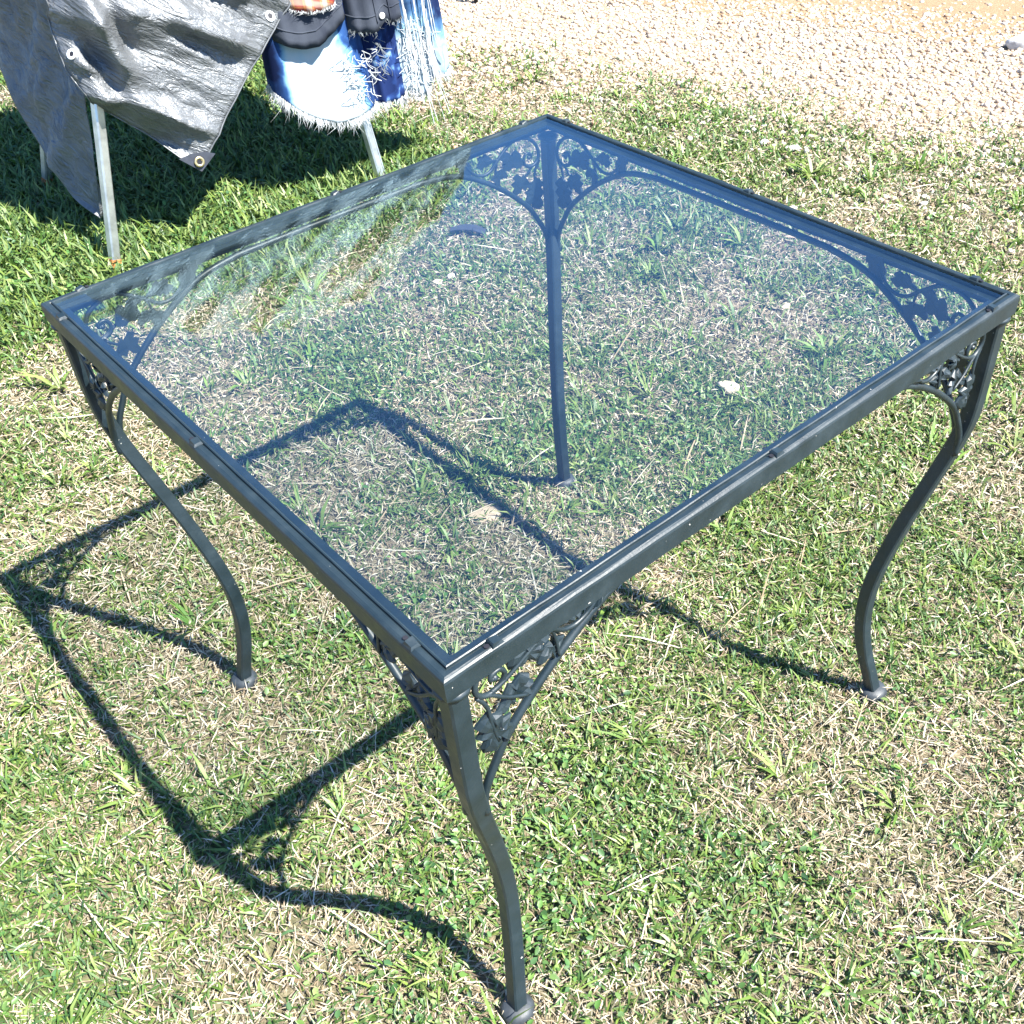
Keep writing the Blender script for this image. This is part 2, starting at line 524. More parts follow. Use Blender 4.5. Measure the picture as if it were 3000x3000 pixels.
# --- coarse tufts
nt_ = 1000
tx, ty = scatter(nt_, 1.0)
k_ = (bare(tx, ty) > .55) & (s_track(tx, ty) < 0)
tx, ty = tx[k_], ty[k_]
tb = rng.integers(7, 20, len(tx))
x = np.repeat(tx, tb); y = np.repeat(ty, tb); n = len(x)
sc = np.repeat(rng.uniform(.45, 1.0, len(tx)) + .35 * (rng.random(len(tx)) < .15), tb)
phi = rng.random(n) * 6.283
L = sc * rng.uniform(.035, .085, n); W = sc * rng.uniform(.0030, .0058, n)
th1 = np.radians(rng.uniform(25, 72, n)); th2 = th1 + np.radians(rng.uniform(10, 45, n))
cc = mixcol(n, [(.10, .19, .03), (.15, .24, .04), (.20, .27, .07), (.07, .15, .03), (.24, .28, .09)])
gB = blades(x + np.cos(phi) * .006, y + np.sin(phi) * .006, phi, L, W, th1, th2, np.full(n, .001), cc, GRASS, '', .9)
# --- longer blades in the unmown strip
x, y = scatter(120000, .6)
lu = lush(x, y); keep = rng.random(len(x)) < lu * .33
x, y = x[keep], y[keep]; n = len(x)
th1 = np.radians(rng.uniform(8, 50, n)); th2 = th1 + np.radians(rng.uniform(10, 60, n))
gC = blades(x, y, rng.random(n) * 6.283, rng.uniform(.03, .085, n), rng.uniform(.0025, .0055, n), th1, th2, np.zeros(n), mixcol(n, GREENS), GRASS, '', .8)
merge('lawn_grass', [gA, gB, gC], GRASS, 'short green grass blades and coarse tufts of the patchy lawn', 'grass')

# --- dry straw and clippings lying flat
x, y = scatter(560000, 1.3)
d_ = dry(x, y); lu = lush(x, y); sg = s_gravel(x, y)
keep = rng.random(len(x)) < np.clip(.34 + .95 * d_ - .7 * lu, .04, 1) * np.clip(1.1 - sg / .9, .0, 1)
keep &= s_track(x, y) < 0
x, y = x[keep], y[keep]; n = len(x)
th1 = np.radians(rng.uniform(50, 100, n)); th2 = th1 + np.radians(rng.uniform(-25, 45, n))
sA = blades(x, y, rng.random(n) * 6.283, .007 + .025 * rng.random(n) ** 1.5, rng.uniform(.0010, .0023, n), th1, th2, .001 + .012 * rng.random(n) ** 1.5, mixcol(n, STRAWS, [.28, .22, .22, .13, .15]), STRAWM, '', 2.2)
# a few long bleached stalks
x, y = scatter(900, 1.0); k_ = s_gravel(x, y) < .3; x, y = x[k_], y[k_]; n = len(x)
sB = blades(x, y, rng.random(n) * 6.283, rng.uniform(.07, .16, n), rng.uniform(.0016, .003, n), np.radians(rng.uniform(80, 95, n)), np.radians(rng.uniform(82, 98, n)), .008 + .012 * rng.random(n), mixcol(n, STRAWS[:4]), STRAWM, '', .5)
merge('dry_grass', [sA, sB], STRAWM, 'pale dry straw and mown clippings lying between the green grass', 'dry grass')

# --- clover and small broad leaves
x, y = scatter(150000, 1.0)
d_ = dry(x, y); lu = lush(x, y); cl = fbm(x * 4 + 9, y * 4, 71, 3)
keep = rng.random(len(x)) < np.clip((cl - .46) / .2, 0, 1) * np.clip(.75 - .65 * d_ + .8 * lu, 0, 1) * np.clip(1.15 * bare(x, y), 0, 1) ** 2
keep &= s_track(x, y) < 0
x, y, lu = x[keep], y[keep], lu[keep]; n = len(x)
r = rng.uniform(.0025, .0062, n) * (1 + .3 * lu); z = rng.uniform(.006, .022, n) * (1 + .9 * lu)
nx = rng.normal(0, .42, n); ny = rng.normal(0, .42, n)
nv = np.stack([nx, ny, np.ones(n)], 1); nv /= np.linalg.norm(nv, axis=1)[:, None]
phi = rng.random(n) * 6.283
e1 = np.stack([np.cos(phi), np.sin(phi), np.zeros(n)], 1); e1 -= nv * (e1 * nv).sum(1)[:, None]; e1 /= np.linalg.norm(e1, axis=1)[:, None]
e2 = np.cross(nv, e1)
c0 = np.stack([x, y, z], 1)
ang = np.array([0, 50, 110, 180, 250, 310]) * math.pi / 180; rad = np.array([1.35, 1, .9, 1.05, .9, 1.0])
ring = [c0 + (e1 * math.cos(a) * q_ + e2 * math.sin(a) * q_ * .8) * r[:, None] for a, q_ in zip(ang, rad)]
Vv = np.stack([ring[0], ring[1], ring[2], ring[3], ring[4], ring[5]], 1)
Vv[:, 0] += nv * (-.25 * r)[:, None]; Vv[:, 3] += nv * (-.2 * r)[:, None]
Vv = Vv.reshape(-1, 3)
i = np.arange(n)[:, None] * 6
lp = (i + np.array([[0, 1, 2, 3, 0, 3, 4, 5]])).ravel(); pn = np.full(2 * n, 4)
cc = np.repeat(mixcol(n, [(.06, .15, .035), (.09, .20, .04), (.13, .23, .05), (.05, .12, .045), (.20, .27, .09)]), 6, 0)
merge('clover', [(Vv, pn, lp, cc)], GRASS, 'clover and small broad-leaved weeds growing through the lawn', 'clover')

# --- gravel verge
phi_ = (1 + 5 ** .5) / 2
ico = np.array([(-1, phi_, 0), (1, phi_, 0), (-1, -phi_, 0), (1, -phi_, 0), (0, -1, phi_), (0, 1, phi_), (0, -1, -phi_), (0, 1, -phi_), (phi_, 0, -1), (phi_, 0, 1), (-phi_, 0, -1), (-phi_, 0, 1)], float)
ico /= np.linalg.norm(ico[0])
icof = np.array([(0, 11, 5), (0, 5, 1), (0, 1, 7), (0, 7, 10), (0, 10, 11), (1, 5, 9), (5, 11, 4), (11, 10, 2), (10, 7, 6), (7, 1, 8), (3, 9, 4), (3, 4, 2), (3, 2, 6), (3, 6, 8), (3, 8, 9), (4, 9, 5), (2, 4, 11), (6, 2, 10), (8, 6, 7), (9, 8, 1)])
def pebbles(x, y, r, col):
    n = len(x)
    ax = r[:, None] * np.stack([rng.uniform(.8, 1.35, n), rng.uniform(.65, 1.0, n), rng.uniform(.4, .8, n)], 1)
    P = ico[None] * (1 + rng.uniform(-.17, .17, (n, 12, 1))) * ax[:, None, :]
    a = rng.random(n) * 6.283; ti = rng.normal(0, .3, n)
    ca, sa = np.cos(a)[:, None], np.sin(a)[:, None]; ct, st = np.cos(ti)[:, None], np.sin(ti)[:, None]
    X, Y, Z = P[..., 0], P[..., 1], P[..., 2]
    Y, Z = Y * ct - Z * st, Y * st + Z * ct
    X, Y = X * ca - Y * sa, X * sa + Y * ca
    Z = Z + (ax[:, 2] * rng.uniform(.2, .9, n))[:, None]
    Vv = np.stack([X + x[:, None], Y + y[:, None], Z], 2).reshape(-1, 3)
    lp = (np.arange(n)[:, None, None] * 12 + icof[None]).ravel()
    return Vv, np.full(n * 20, 3), lp, np.repeat(col, 12, 0)
PEB = [(.42, .34, .25), (.52, .45, .37), (.34, .24, .16), (.28, .21, .16), (.60, .56, .50), (.22, .18, .15), (.44, .28, .18)]
gw = [.26, .22, .16, .1, .14, .05, .07]
x = rng.uniform(-1.2, 3.6, 135000); y = rng.uniform(1.4, 6.2, 135000)
sg = s_gravel(x, y); st_ = s_track(x, y)
dn = np.clip((sg + .45) / 1.0, 0, 1) ** 1.6 * np.clip(1 - st_ / .45, .04, 1) * (x > -1.1 - .2 * (y - 4))
keep = (rng.random(len(x)) < dn) & (x < 1.0 + .62 * y) & (x > -.6 - .3 * (y - 3))
x, y = x[keep], y[keep]; n = len(x)
r = .0045 + .0080 * rng.random(n) ** 2.0
pb = pebbles(x, y, r, mixcol(n, PEB, gw))
merge('gravel', [pb], STONE, 'tan and white pebbles of the gravel verge', 'gravel')
# grit sprinkled through the grass
x, y = scatter(2600, .8); n = len(x)
merge('grit', [pebbles(x, y, .002 + .004 * rng.random(n) ** 2, mixcol(n, PEB, gw))], STONE, 'tiny stones scattered thinly through the grass', 'grit')

# ------------------------------------------------------------------ single stones
def stone(name, loc, size, rot, col, label, sink=.25, seed=0, group=None):
    rg = np.random.default_rng(seed)
    bm = bmesh.new(); bmesh.ops.create_icosphere(bm, subdivisions=3, radius=1)
    dirs = rg.normal(size=(9, 3)); dirs /= np.linalg.norm(dirs, axis=1)[:, None]; cut = rg.uniform(.62, .9, 9)
    for v in bm.verts:
        p_ = np.array(v.co)
        for dd, c in zip(dirs, cut):
            k = p_ @ dd - c
            if k > 0: p_ = p_ - dd * k * .85
        p_ = p_ * (1 + .05 * math.sin(p_[0] * 9 + seed) * math.sin(p_[1] * 8))
        v.co = Vector(p_ * np.array(size))
    me = bpy.data.meshes.new(name); bm.to_mesh(me); bm.free()
    a = me.attributes.new('tint', 'FLOAT_COLOR', 'POINT')
    a.data.foreach_set('color', np.tile((*col, 1), (len(me.vertices), 1)).astype(np.float32).ravel())
    me.polygons.foreach_set('use_smooth', [True] * len(me.polygons))
    me.materials.append(STONE)
    o = bpy.data.objects.new(name, me); COL.objects.link(o)
    o.location = (loc[0], loc[1], size[2] * (1 - 2 * sink) + .002); o.rotation_euler = (0, 0, rot)
    tag(o, label, 'stone', group)
    return o
stone('stone', (.389, 1.925), (.030, .019, .013), -.5, (.66, .56, .44), 'cream oblong stone under the right half of the glass top', .15, 3)
stone('stone', (-.155, 1.544), (.036, .027, .008), .2, (.40, .31, .22), 'flat tan stone beside the rail shadow under the table', .2, 5)
stone('stone', (1.005, 1.715), (.034, .024, .018), .4, (.78, .76, .72), 'white stone at the right edge beside the right table leg', .15, 8)
stone('stone', (1.80, 4.03), (.050, .035, .03), .1, (.42, .42, .43), 'grey stone on the gravel at the far right edge', .2, 12)
stone('pebble', (-.298, 2.49), (.017, .012, .008), .3, (.66, .55, .43), 'tan pebble, left of a close pair near the middle of the far glass edge', .15, 21)
stone('pebble', (-.262, 2.52), (.014, .010, .008), 1.3, (.70, .66, .60), 'pale grey pebble, right of a close pair near the middle of the far glass edge', .15, 22)
stone('pebble', (.674, 2.634), (.020, .014, .009), .1, (.66, .50, .38), 'pinkish pebble seen through the glass below the far right rail', .15, 23)
stone('pebble', (.584, 2.268), (.014, .011, .008), .8, (.68, .54, .42), 'small tan pebble in the right quarter seen through the glass', .15, 24)
stone('pebble', (.716, 3.285), (.017, .012, .009), .6, (.80, .78, .74), 'bright white pebble in the sparse grass behind the far right rail', .15, 25)
stone('pebble', (.80, 3.22), (.022, .013, .010), -.3, (.70, .66, .60), 'pale flat pebble just right of the bright white one behind the far right rail', .15, 26)

# dark scrap lying under the glass
P0 = np.array([-.225, 2.756, .012])
pts = catmull([(-.048, .014, .004), (-.02, .012, .010), (.02, .002, .011), (.052, -.014, .004)], 4)
V, F = [], []
for i, c in enumerate(pts):
    hw = .008 + .006 * math.sin(i * .22)
    for sg_, zz in ((-1, 0), (1, .003), (1, .006), (-1, .003)):
        V.append(P0 + c + np.array([.25 * hw * sg_, hw * sg_, zz]))
for i in range(len(pts) - 1):
    for k in range(4):
        F.append((4 * i + k, 4 * i + (k + 1) % 4, 4 * i + 4 + (k + 1) % 4, 4 * i + 4 + k))
F += [(0, 1, 2, 3), tuple(4 * (len(pts) - 1) + k for k in range(4))]
tag(mk('plastic_scrap', V, F, PATCH, origin=(P0[0], P0[1], 0)), 'curved dark scrap of plastic lying in the grass behind the far table leg', 'scrap')

# foot of a black metal stand at the top edge
st_root = empty('metal_stand', (-.254, 5.0, 0))
tag(st_root, 'black thin metal stand with V shaped foot on the gravel at top edge', 'stand')
fp = np.array([-.254, 5.0, .004])
for k, tp in enumerate(((-.10, .10, .55), (.12, .06, .55))):
    v, f = tube([fp, fp + np.array(tp) * .5, fp + np.array(tp)], .008, 8)
    mk('leg', v, f, DARK, st_root, smooth=True)
v, f = tube([fp + np.array((-.10, .10, .55)), fp + np.array((.12, .06, .55))], .007, 8)
mk('crossbar', v, f, DARK, st_root, smooth=True)

# ------------------------------------------------------------------ glass-topped iron table
H = .73
yaw, tcx, tcy, TW = .68945, -.04384, 1.10125, .8302
ea = np.array([math.cos(yaw), math.sin(yaw), 0]); eb = np.array([-math.sin(yaw), math.cos(yaw), 0]); ez = np.array([0, 0, 1.])
ctr = np.array([tcx, tcy, 0])
hw = TW / 2
CORN = {'near': ctr - ea * hw - eb * hw, 'right': ctr + ea * hw - eb * hw, 'far': ctr + ea * hw + eb * hw, 'left': ctr - ea * hw + eb * hw}
table = empty('patio_table', (tcx, tcy, 0))
tag(table, 'square dark iron patio table with glass top, leafy corner scrolls and curved legs', 'table')
# glass
gi = .0141
gv = []
for zz in (H - .0065, H - .0012):
    for sa_, sb_ in ((-1, -1), (1, -1), (1, 1), (-1, 1)):
        gv.append(ctr + ea * sa_ * (hw - gi) + eb * sb_ * (hw - gi) + ez * zz)
go = mk('glass_top', gv, [(0, 1, 2, 3), (4, 5, 6, 7), (0, 1, 5, 4), (1, 2, 6, 5), (2, 3, 7, 6), (3, 0, 4, 7)], GLASS, table)
go['label'] = 'clear tinted glass pane reflecting the sky and tarp'
# rails, mitred
prof = [(0, -.0255), (0, -.0045), (.0008, -.0022), (.0024, -.0008), (.0042, 0), (.0086, -.0004), (.0094, -.0018), (.0104, -.0018), (.0108, .0006), (.0118, .0012), (.0130, .0006),
        (.0135, -.0075), (.024, -.0075), (.024, -.0105), (.004, -.0105), (.004, -.0255)]
order = ['near', 'right', 'far', 'left']
SIDES = []
for i in range(4):
    A, B = CORN[order[i]], CORN[order[(i + 1) % 4]]
    e = (B - A) / np.linalg.norm(B - A); nn = np.cross(ez, e)
    SIDES.append((order[i], order[(i + 1) % 4], A, B, e, nn))
clip_meshes = 0
for (na, nb, A, B, e, nn) in SIDES:
    V, F = [], []; m_ = len(prof); seg = 24
    for k in range(seg + 1):
        f_ = k / seg
        for (ni, zz) in prof:
            a_ = A + e * ni + nn * ni; b_ = B - e * ni + nn * ni
            jit = .0004 * math.sin(k * 1.9 + ni * 300) if 0 < k < seg else 0
            V.append(a_ * (1 - f_) + b_ * f_ + ez * (H + zz + jit))
    for k in range(seg):
        for j in range(m_):
            j2 = (j + 1) % m_
            F.append((k * m_ + j, k * m_ + j2, (k + 1) * m_ + j2, (k + 1) * m_ + j))
    rail = mk('rail', V, F, IRON, table)
    # glass clips pressed into the top of the rail
    for u_ in (.056, .405, .780):
        c = A + e * u_ + nn * .0056 + ez * (H + .0008)
        P = [c + e * dx * .001 + nn * dy * .001 + ez * dz * .001 for dx, dy, dz in
             ((-6, -4.9, -1.5), (6, -4.9, -1.5), (6, 5.4, -1.5), (-6, 5.4, -1.5), (-4, -3.6, 2.6), (4.5, -3.4, 1.4), (4.5, 3.6, 1.6), (-4, 4.0, 3.2), (-5, -2.4, 1.0), (-5, 2.8, 1.0))]
        F2 = [(0, 1, 2, 3), (4, 5, 6, 7), (0, 1, 5, 4), (1, 2, 6, 5), (2, 3, 7, 6), (3, 0, 8, 9), (0, 4, 8), (3, 9, 7), (8, 4, 7, 9)]
        mk('glass_clip', P, F2, IRON, rail)
        hole = c - e * .0085 + ez * (-.0002)
        v, f, m2, n2 = lathe(hole, [(.0026, 0), (.0024, .0008), (.0010, .0008)], 8)
        f = f + [tuple(16 + k for k in range(8)), tuple(range(8))[::-1]]
        mk('clip_slot', v, f, DARK, rail)

# legs
LP = [(.7035, -.0198), (.66, -.0196), (.62, -.0190), (.585, -.0190), (.555, -.0205), (.525, -.0260), (.49, -.0355), (.43, -.0535), (.377, -.0690), (.318, -.0835), (.27, -.0925), (.22, -.0965), (.167, -.0935), (.112, -.0830), (.06, -.0680), (.018, -.0560)]
fine = catmull(LP, 4)
for nm in order:
    c0 = CORN[nm]; ed = c0 - ctr; R0 = np.linalg.norm(ed); ed = ed / R0
    extra = -.018 if nm == 'left' else 0.0
    V, F = [], []; s_ = .0098; ch = .0020
    ringp = []
    for (sx_, sy_) in ((1, 1), (-1, 1), (-1, -1), (1, -1)):
        a1, b1 = (s_, s_ - ch), (s_ - ch, s_)
        q1 = [(sx_ * a1[0], sy_ * a1[1]), (sx_ * b1[0], sy_ * b1[1])]
        if sx_ * sy_ < 0: q1 = q1[::-1]
        ringp += q1
    for (zz, off) in fine:
        ex = extra * max(0, 1 - zz / .6)
        pc = ctr + ed * (R0 + off + ex)
        k_ = 1.0
        for (px, py) in ringp:
            V.append(pc + ea * px * k_ + eb * py * k_ + ez * zz)
    nr = len(ringp)
    for i in range(len(fine) - 1):
        for k in range(nr):
            F.append((i * nr + k, i * nr + (k + 1) % nr, (i + 1) * nr + (k + 1) % nr, (i + 1) * nr + k))
    F.append(tuple(range(nr))); F.append(tuple((len(fine) - 1) * nr + k for k in range(nr)))
    leg = mk('leg', V, F, IRON, table)
    pf = ctr + ed * (R0 - .0535 + extra)
    v, f, m2, n2 = lathe(pf, [(.019, .001), (.0225, .005), (.0228, .010), (.0205, .016), (.016, .020), (.006, .0215)], 22)
    f = f + [tuple(range(n2))[::-1], tuple((m2 - 1) * n2 + k for k in range(n2))]
    mk('foot_pad', v, f, PAD, leg, smooth=True)
    # weld bead under the rail
    v, f, m2, n2 = lathe(ctr + ed * (R0 - .021) + ez * .6985, [(.010, -.004), (.0165, 0), (.0165, .004), (.010, .0065)], 12)
    f = f + [tuple(range(n2))[::-1], tuple((m2 - 1) * n2 + k for k in range(n2))]
    mk('weld_bead', v, f, IRON, leg, smooth=True)

# apron rods with oak-leaf scrolls; (u along the rail from the corner, v below the top)
STRAP = [(.0275, .226), (.0270, .205), (.0322, .1866), (.0446, .1634), (.0594, .1389), (.0775, .1195), (.0989, .1003), (.1221, .0817), (.1421, .068), (.164, .0547), (.1877, .0425), (.2141, .0345), (.25, .0295), (.29, .0278)]
LOOP = [(.0877, .0180), (.0716, .0172), (.0549, .0228), (.0413, .0349), (.0351, .0504), (.0382, .0617), (.0494, .0681), (.0625, .0644), (.0669, .0554), (.0647, .0491), (.0611, .0454), (.0539, .0469), (.0517, .0518), (.0562, .0525)]
STEMS = [
    ([(.0716, .0172), (.0877, .0180), (.0997, .0242), (.1116, .0326), (.1211, .0401), (.1282, .0465), (.1353, .0512), (.1473, .0536), (.1593, .0501), (.1689, .0432), (.1761, .0344), (.1831, .0242)], .0031),
    ([(.0494, .0681), (.0626, .0635), (.0757, .0563), (.0887, .0475), (.1020, .0385)], .0024),
    ([(.1139, .0353), (.1236, .0377), (.1358, .0344), (.1500, .0330)], .0020),
    ([(.121, .0418), (.1231, .0513), (.124, .0613), (.1243, .075)], .0021),
    ([(.038, .0635), (.0493, .069), (.0591, .0785), (.0689, .0862), (.0860, .0965)], .0024),
    ([(.0355, .0624), (.0413, .0731), (.0444, .0846), (.0448, .0988), (.0490, .1300)], .0024)]
LEAVES = [
    [(.0751, .0445), (.0772, .0371), (.0832, .0319), (.0885, .0345), (.0895, .0414), (.0968, .0324), (.1056, .0283), (.1115, .0333), (.116, .0394), (.1077, .0427), (.1073, .0473), (.1003, .0500), (.1082, .0516), (.1067, .0591), (.0981, .0621), (.0907, .0579), (.083, .0621), (.073, .0588), (.0721, .053)],
    [(.1212, .0358), (.1300, .0329), (.1360, .0255), (.1420, .0215), (.1450, .0262), (.1510, .0222), (.1565, .0262), (.1540, .0310), (.1600, .0345), (.1565, .0400), (.1487, .045), (.1452, .0406), (.1404, .0433), (.1332, .0392), (.126, .0387)],
    [(.1043, .0602), (.1107, .0539), (.1181, .0545), (.1204, .0617), (.1218, .0534), (.1253, .0534), (.1278, .0585), (.1372, .0629), (.1310, .0690), (.1272, .0786), (.1197, .079), (.1189, .068), (.1114, .0693), (.1026, .073), (.1000, .0681)],
    [(.0652, .0838), (.0712, .0759), (.0754, .0788), (.0834, .0706), (.0918, .0755), (.0880, .0815), (.0952, .0861), (.0903, .0930), (.0933, .1010), (.0873, .1049), (.0797, .1017), (.0761, .0945), (.0707, .1028), (.0656, .0978), (.0576, .104), (.0517, .0982), (.0600, .0920)],
    [(.0361, .0957), (.0441, .088), (.0480, .0945), (.0573, .0954), (.0560, .1058), (.0671, .1078), (.0620, .1160), (.0689, .1248), (.0606, .1381), (.0546, .1293), (.0506, .1306), (.0543, .1379), (.0446, .1438), (.0347, .1406), (.0332, .1333), (.0375, .1254), (.0300, .1173), (.0365, .1085), (.0300, .1020)],
    [(.1763, .0147), (.1981, .0151), (.1990, .0236), (.1935, .0275), (.1930, .0371), (.1807, .0432), (.1669, .046), (.1720, .0385), (.1690, .0325), (.175, .0232)]]
def leaf_mesh(poly, to3, wd, lift, seed):
    """cast leaf: outline plate with a raised, inset middle"""
    P = np.array(poly); c = P.mean(0)
    n_ = len(P)
    # rings from the outline to the middle: lobes stay, the middle swells with a creased vein pattern
    rings = []
    for k, (f_, h_) in enumerate(((1.0, -.0016), (1.0, .0006), (.86, .0026), (.60, .0042), (.30, .0034))):
        for i, p_ in enumerate(P):
            pt = c + (p_ - c) * f_
            rad_ = np.linalg.norm(p_ - c)
            crease = .0012 * math.cos(math.pi * i) * (1 if 1 < k < 4 else 0)
            rings.append((pt[0], pt[1], h_ + crease + (.05 * (rad_ - .012) if k == 2 else 0)))
    rings.append((c[0], c[1], .0030)); rings.append((c[0], c[1], -.0016))
    V = [to3(a_, b_) + wd * (w_ + lift + .0028 * math.sin((a_ - c[0]) * 90 + seed)) for a_, b_, w_ in rings]
    F = []
    for k in range(4):
        for i in range(n_):
            i2 = (i + 1) % n_
            F.append((k * n_ + i, k * n_ + i2, (k + 1) * n_ + i2, (k + 1) * n_ + i))
    for i in range(n_):
        F.append((4 * n_ + i, 4 * n_ + (i + 1) % n_, 5 * n_)); F.append((i, (i + 1) % n_, 5 * n_ + 1))
    return V, F
for (na, nb, A, B, e, nn) in SIDES:
    # one rod from leg to leg under the rail
    pl = .014
    left_ = [A + e * u_ + nn * pl + ez * (H - v_) for u_, v_ in STRAP]
    right_ = [B - e * u_ + nn * pl + ez * (H - v_) for u_, v_ in STRAP][::-1]
    pts = catmull(left_ + right_, 4)
    v, f = tube(pts, .0043, 8)
    rod = mk('apron_rod', v, f, IRON, table, smooth=True)
    for (O_, dr) in ((A, e), (B, -e)):
        to3 = lambda u_, v_, O_=O_, dr=dr: O_ + dr * u_ + nn * pl + ez * (H - v_)
        parts = []
        lp_ = catmull([to3(*q_) for q_ in LOOP], 4)
        parts.append(tube(lp_, np.linspace(.0031, .0024, len(lp_)), 7))
        for k, (st, rr) in enumerate(STEMS):
            sp = catmull([to3(*q_) for q_ in st], 4)
            lift = np.linspace(0, -.0042 if k else -.002, len(sp))[:, None] * nn
            parts.append(tube(sp + lift, np.linspace(rr, rr * .7, len(sp)), 7))
        ce = lp_[-1]
        vv, ff = tube([ce - ez * .003, ce, ce + ez * .003], [.0022, .0038, .0022], 7); parts.append((vv, ff))
        V, F = join(parts)
        vine = mk('vine_scroll', V, F, IRON, table, smooth=True)
        for k, poly in enumerate(LEAVES):
            V, F = leaf_mesh(poly, to3, -nn, 0, k * 1.7)
            lf = mk('leaf', V, F, IRON, vine, smooth=False)

# ------------------------------------------------------------------ clothes rack
f1 = np.array([-1.20579, 2.67850, 0]); d = np.array([.838799, .544441, 0]); q = np.array([-.544441, .838799, 0])
def RW(al, off, z): return f1 + d * al + q * off + ez * z
rack = empty('clothes_rack', tuple(RW(.42, .35, 0)))
tag(rack, 'galvanised steel clothes rack with four slanting legs, half hidden under the silver tarp', 'clothes rack')
def boxbar(P0, P1, w_, h_, ax):
    """rectangular bar from P0 to P1 with rounded corners; ax is one section axis"""
    P0 = np.array(P0); P1 = np.array(P1); t_ = (P1 - P0) / np.linalg.norm(P1 - P0)
    ax = ax - t_ * (ax @ t_); ax = ax / np.linalg.norm(ax); bx = np.cross(t_, ax)
    c = .15 * min(w_, h_)
    ring = [(w_ / 2, h_ / 2 - c), (w_ / 2 - c, h_ / 2), (-w_ / 2 + c, h_ / 2), (-w_ / 2, h_ / 2 - c), (-w_ / 2, -h_ / 2 + c), (-w_ / 2 + c, -h_ / 2), (w_ / 2 - c, -h_ / 2), (w_ / 2, -h_ / 2 + c)]
    V = [p_ + ax * a + bx * b for p_ in (P0, P1) for a, b in ring]
    F = [(k, (k + 1) % 8, 8 + (k + 1) % 8, 8 + k) for k in range(8)] + [tuple(range(8))[::-1], tuple(range(8, 16))]
    return V, F
ZT = 1.70
LEGS = [((0, 0), (.2665, .15)), ((.8404, 0), (-.034, .25)), ((.001, .7145), (.2695, -.2)), ((.840, .7093), (-.1085, -.2))]
for (al, off), (a_, b_) in LEGS:
    dirv = np.array([a_, b_])
    P0 = RW(al + a_ * .012, off + b_ * .012, .012); P1 = RW(al + a_ * ZT, off + b_ * ZT, ZT)
    v, f = boxbar(P0, P1, .026, .026, d * .9 + q * .3)
    lg = mk('leg', v, f, STEEL, rack)
    # folded seam on the side of the tube
    sd = d * .030 * 0 + d * .0138 - q * .004
    v, f = boxbar(P0 + sd + ez * .02, P1 + sd - ez * .02, .004, .006, d)
    mk('seam', v, f, STEEL, lg)
    v, f = boxbar(RW(al, off, 0), RW(al + a_ * .03, off + b_ * .03, .03), .029, .029, d * .9 + q * .3)
    mk('end_cap', v, f, RUST, lg)
v, f = tube([RW(-.10, .30, ZT + .015), RW(.5, .30, ZT + .022), RW(1.18, .30, ZT + .015)], .014, 12)
mk('top_bar', v, f, STEEL, rack, smooth=True)
v, f = boxbar(RW(.455, .245, ZT - .01), RW(.460, .372, ZT - .01), .03, .03, ez); mk('crosspiece', v, f, STEEL, rack)
v, f = boxbar(RW(.782, .425, ZT - .01), RW(.655, .372, ZT - .01), .03, .03, ez); mk('crosspiece', v, f, STEEL, rack)

# ------------------------------------------------------------------ silver tarp
tarp = empty('silver_tarp', tuple(RW(.45, .1, 0)))
tag(tarp, 'crumpled silver tarpaulin with metal eyelets draped over the clothes rack', 'tarp')
def spl(P, n):
    c = catmull(P, 12); s = np.concatenate([[0], np.cumsum(np.linalg.norm(np.diff(c, axis=0), axis=1))])
    u = np.linspace(0, s[-1], n)
    return np.stack([np.interp(u, s, c[:, k]) for k in range(c.shape[1])], 1)
def coons(b, t, l, r):
    nu, nv = len(b), len(l)
    U = np.linspace(0, 1, nu)[None, :, None]; Vv = np.linspace(0, 1, nv)[:, None, None]
    return ((1 - Vv) * b[None] + Vv * t[None] + (1 - U) * l[:, None] + U * r[:, None]
            - ((1 - U) * (1 - Vv) * b[0] + U * (1 - Vv) * b[-1] + (1 - U) * Vv * t[0] + U * Vv * t[-1]))
def grid_solid(P, thick, nrm):
    """P: (nv,nu,3) grid -> closed thin solid"""
    nv, nu, _ = P.shape
    du = np.gradient(P, axis=1); dv = np.gradient(P, axis=0)
    nn_ = np.cross(du, dv); nn_ /= np.linalg.norm(nn_, axis=2)[..., None] + 1e-12
    s = np.sign((nn_.reshape(-1, 3) @ np.array(nrm)).sum()); nn_ = nn_ * s
    V = np.vstack([(P + nn_ * thick / 2).reshape(-1, 3), (P - nn_ * thick / 2).reshape(-1, 3)])
    F = []; m_ = nv * nu
    for i in range(nv - 1):
        for j in range(nu - 1):
            a = i * nu + j
            F.append((a, a + 1, a + nu + 1, a + nu)); F.append((m_ + a, m_ + a + nu, m_ + a + nu + 1, m_ + a + 1))
    bd = [j for j in range(nu)] + [i * nu + nu - 1 for i in range(1, nv)] + [(nv - 1) * nu + j for j in range(nu - 2, -1, -1)] + [i * nu for i in range(nv - 2, 0, -1)]
    for a, b in zip(bd, bd[1:] + bd[:1]):
        F.append((a, b, m_ + b, m_ + a))
    return V, F, nn_
nu, nv = 150, 150
bl = spl([(.301, .218), (.402, .312), (.529, .431), (.664, .563), (.90, .80), (1.16, 1.08)], nu)
ll = spl([(.301, .218), (.263, .248), (.203, .317), (.142, .373), (.097, .419), (.08, .464), (.066, .503), (.069, .561), (.076, .62), (.081, .70), (.03, 1.0), (-.04, 1.30), (-.10, 1.546)], nv)
rl = spl([(1.16, 1.08), (1.24, 1.28), (1.25, 1.46), (1.195, 1.582)], nv)
tl = spl([(-.10, 1.546), (.02, 1.69), (.14, 1.777), (.397, 1.882), (.566, 1.908), (.71, 1.894), (.876, 1.845), (.98, 1.75), (1.195, 1.582)], nu)
G = coons(bl, tl, ll, rl)
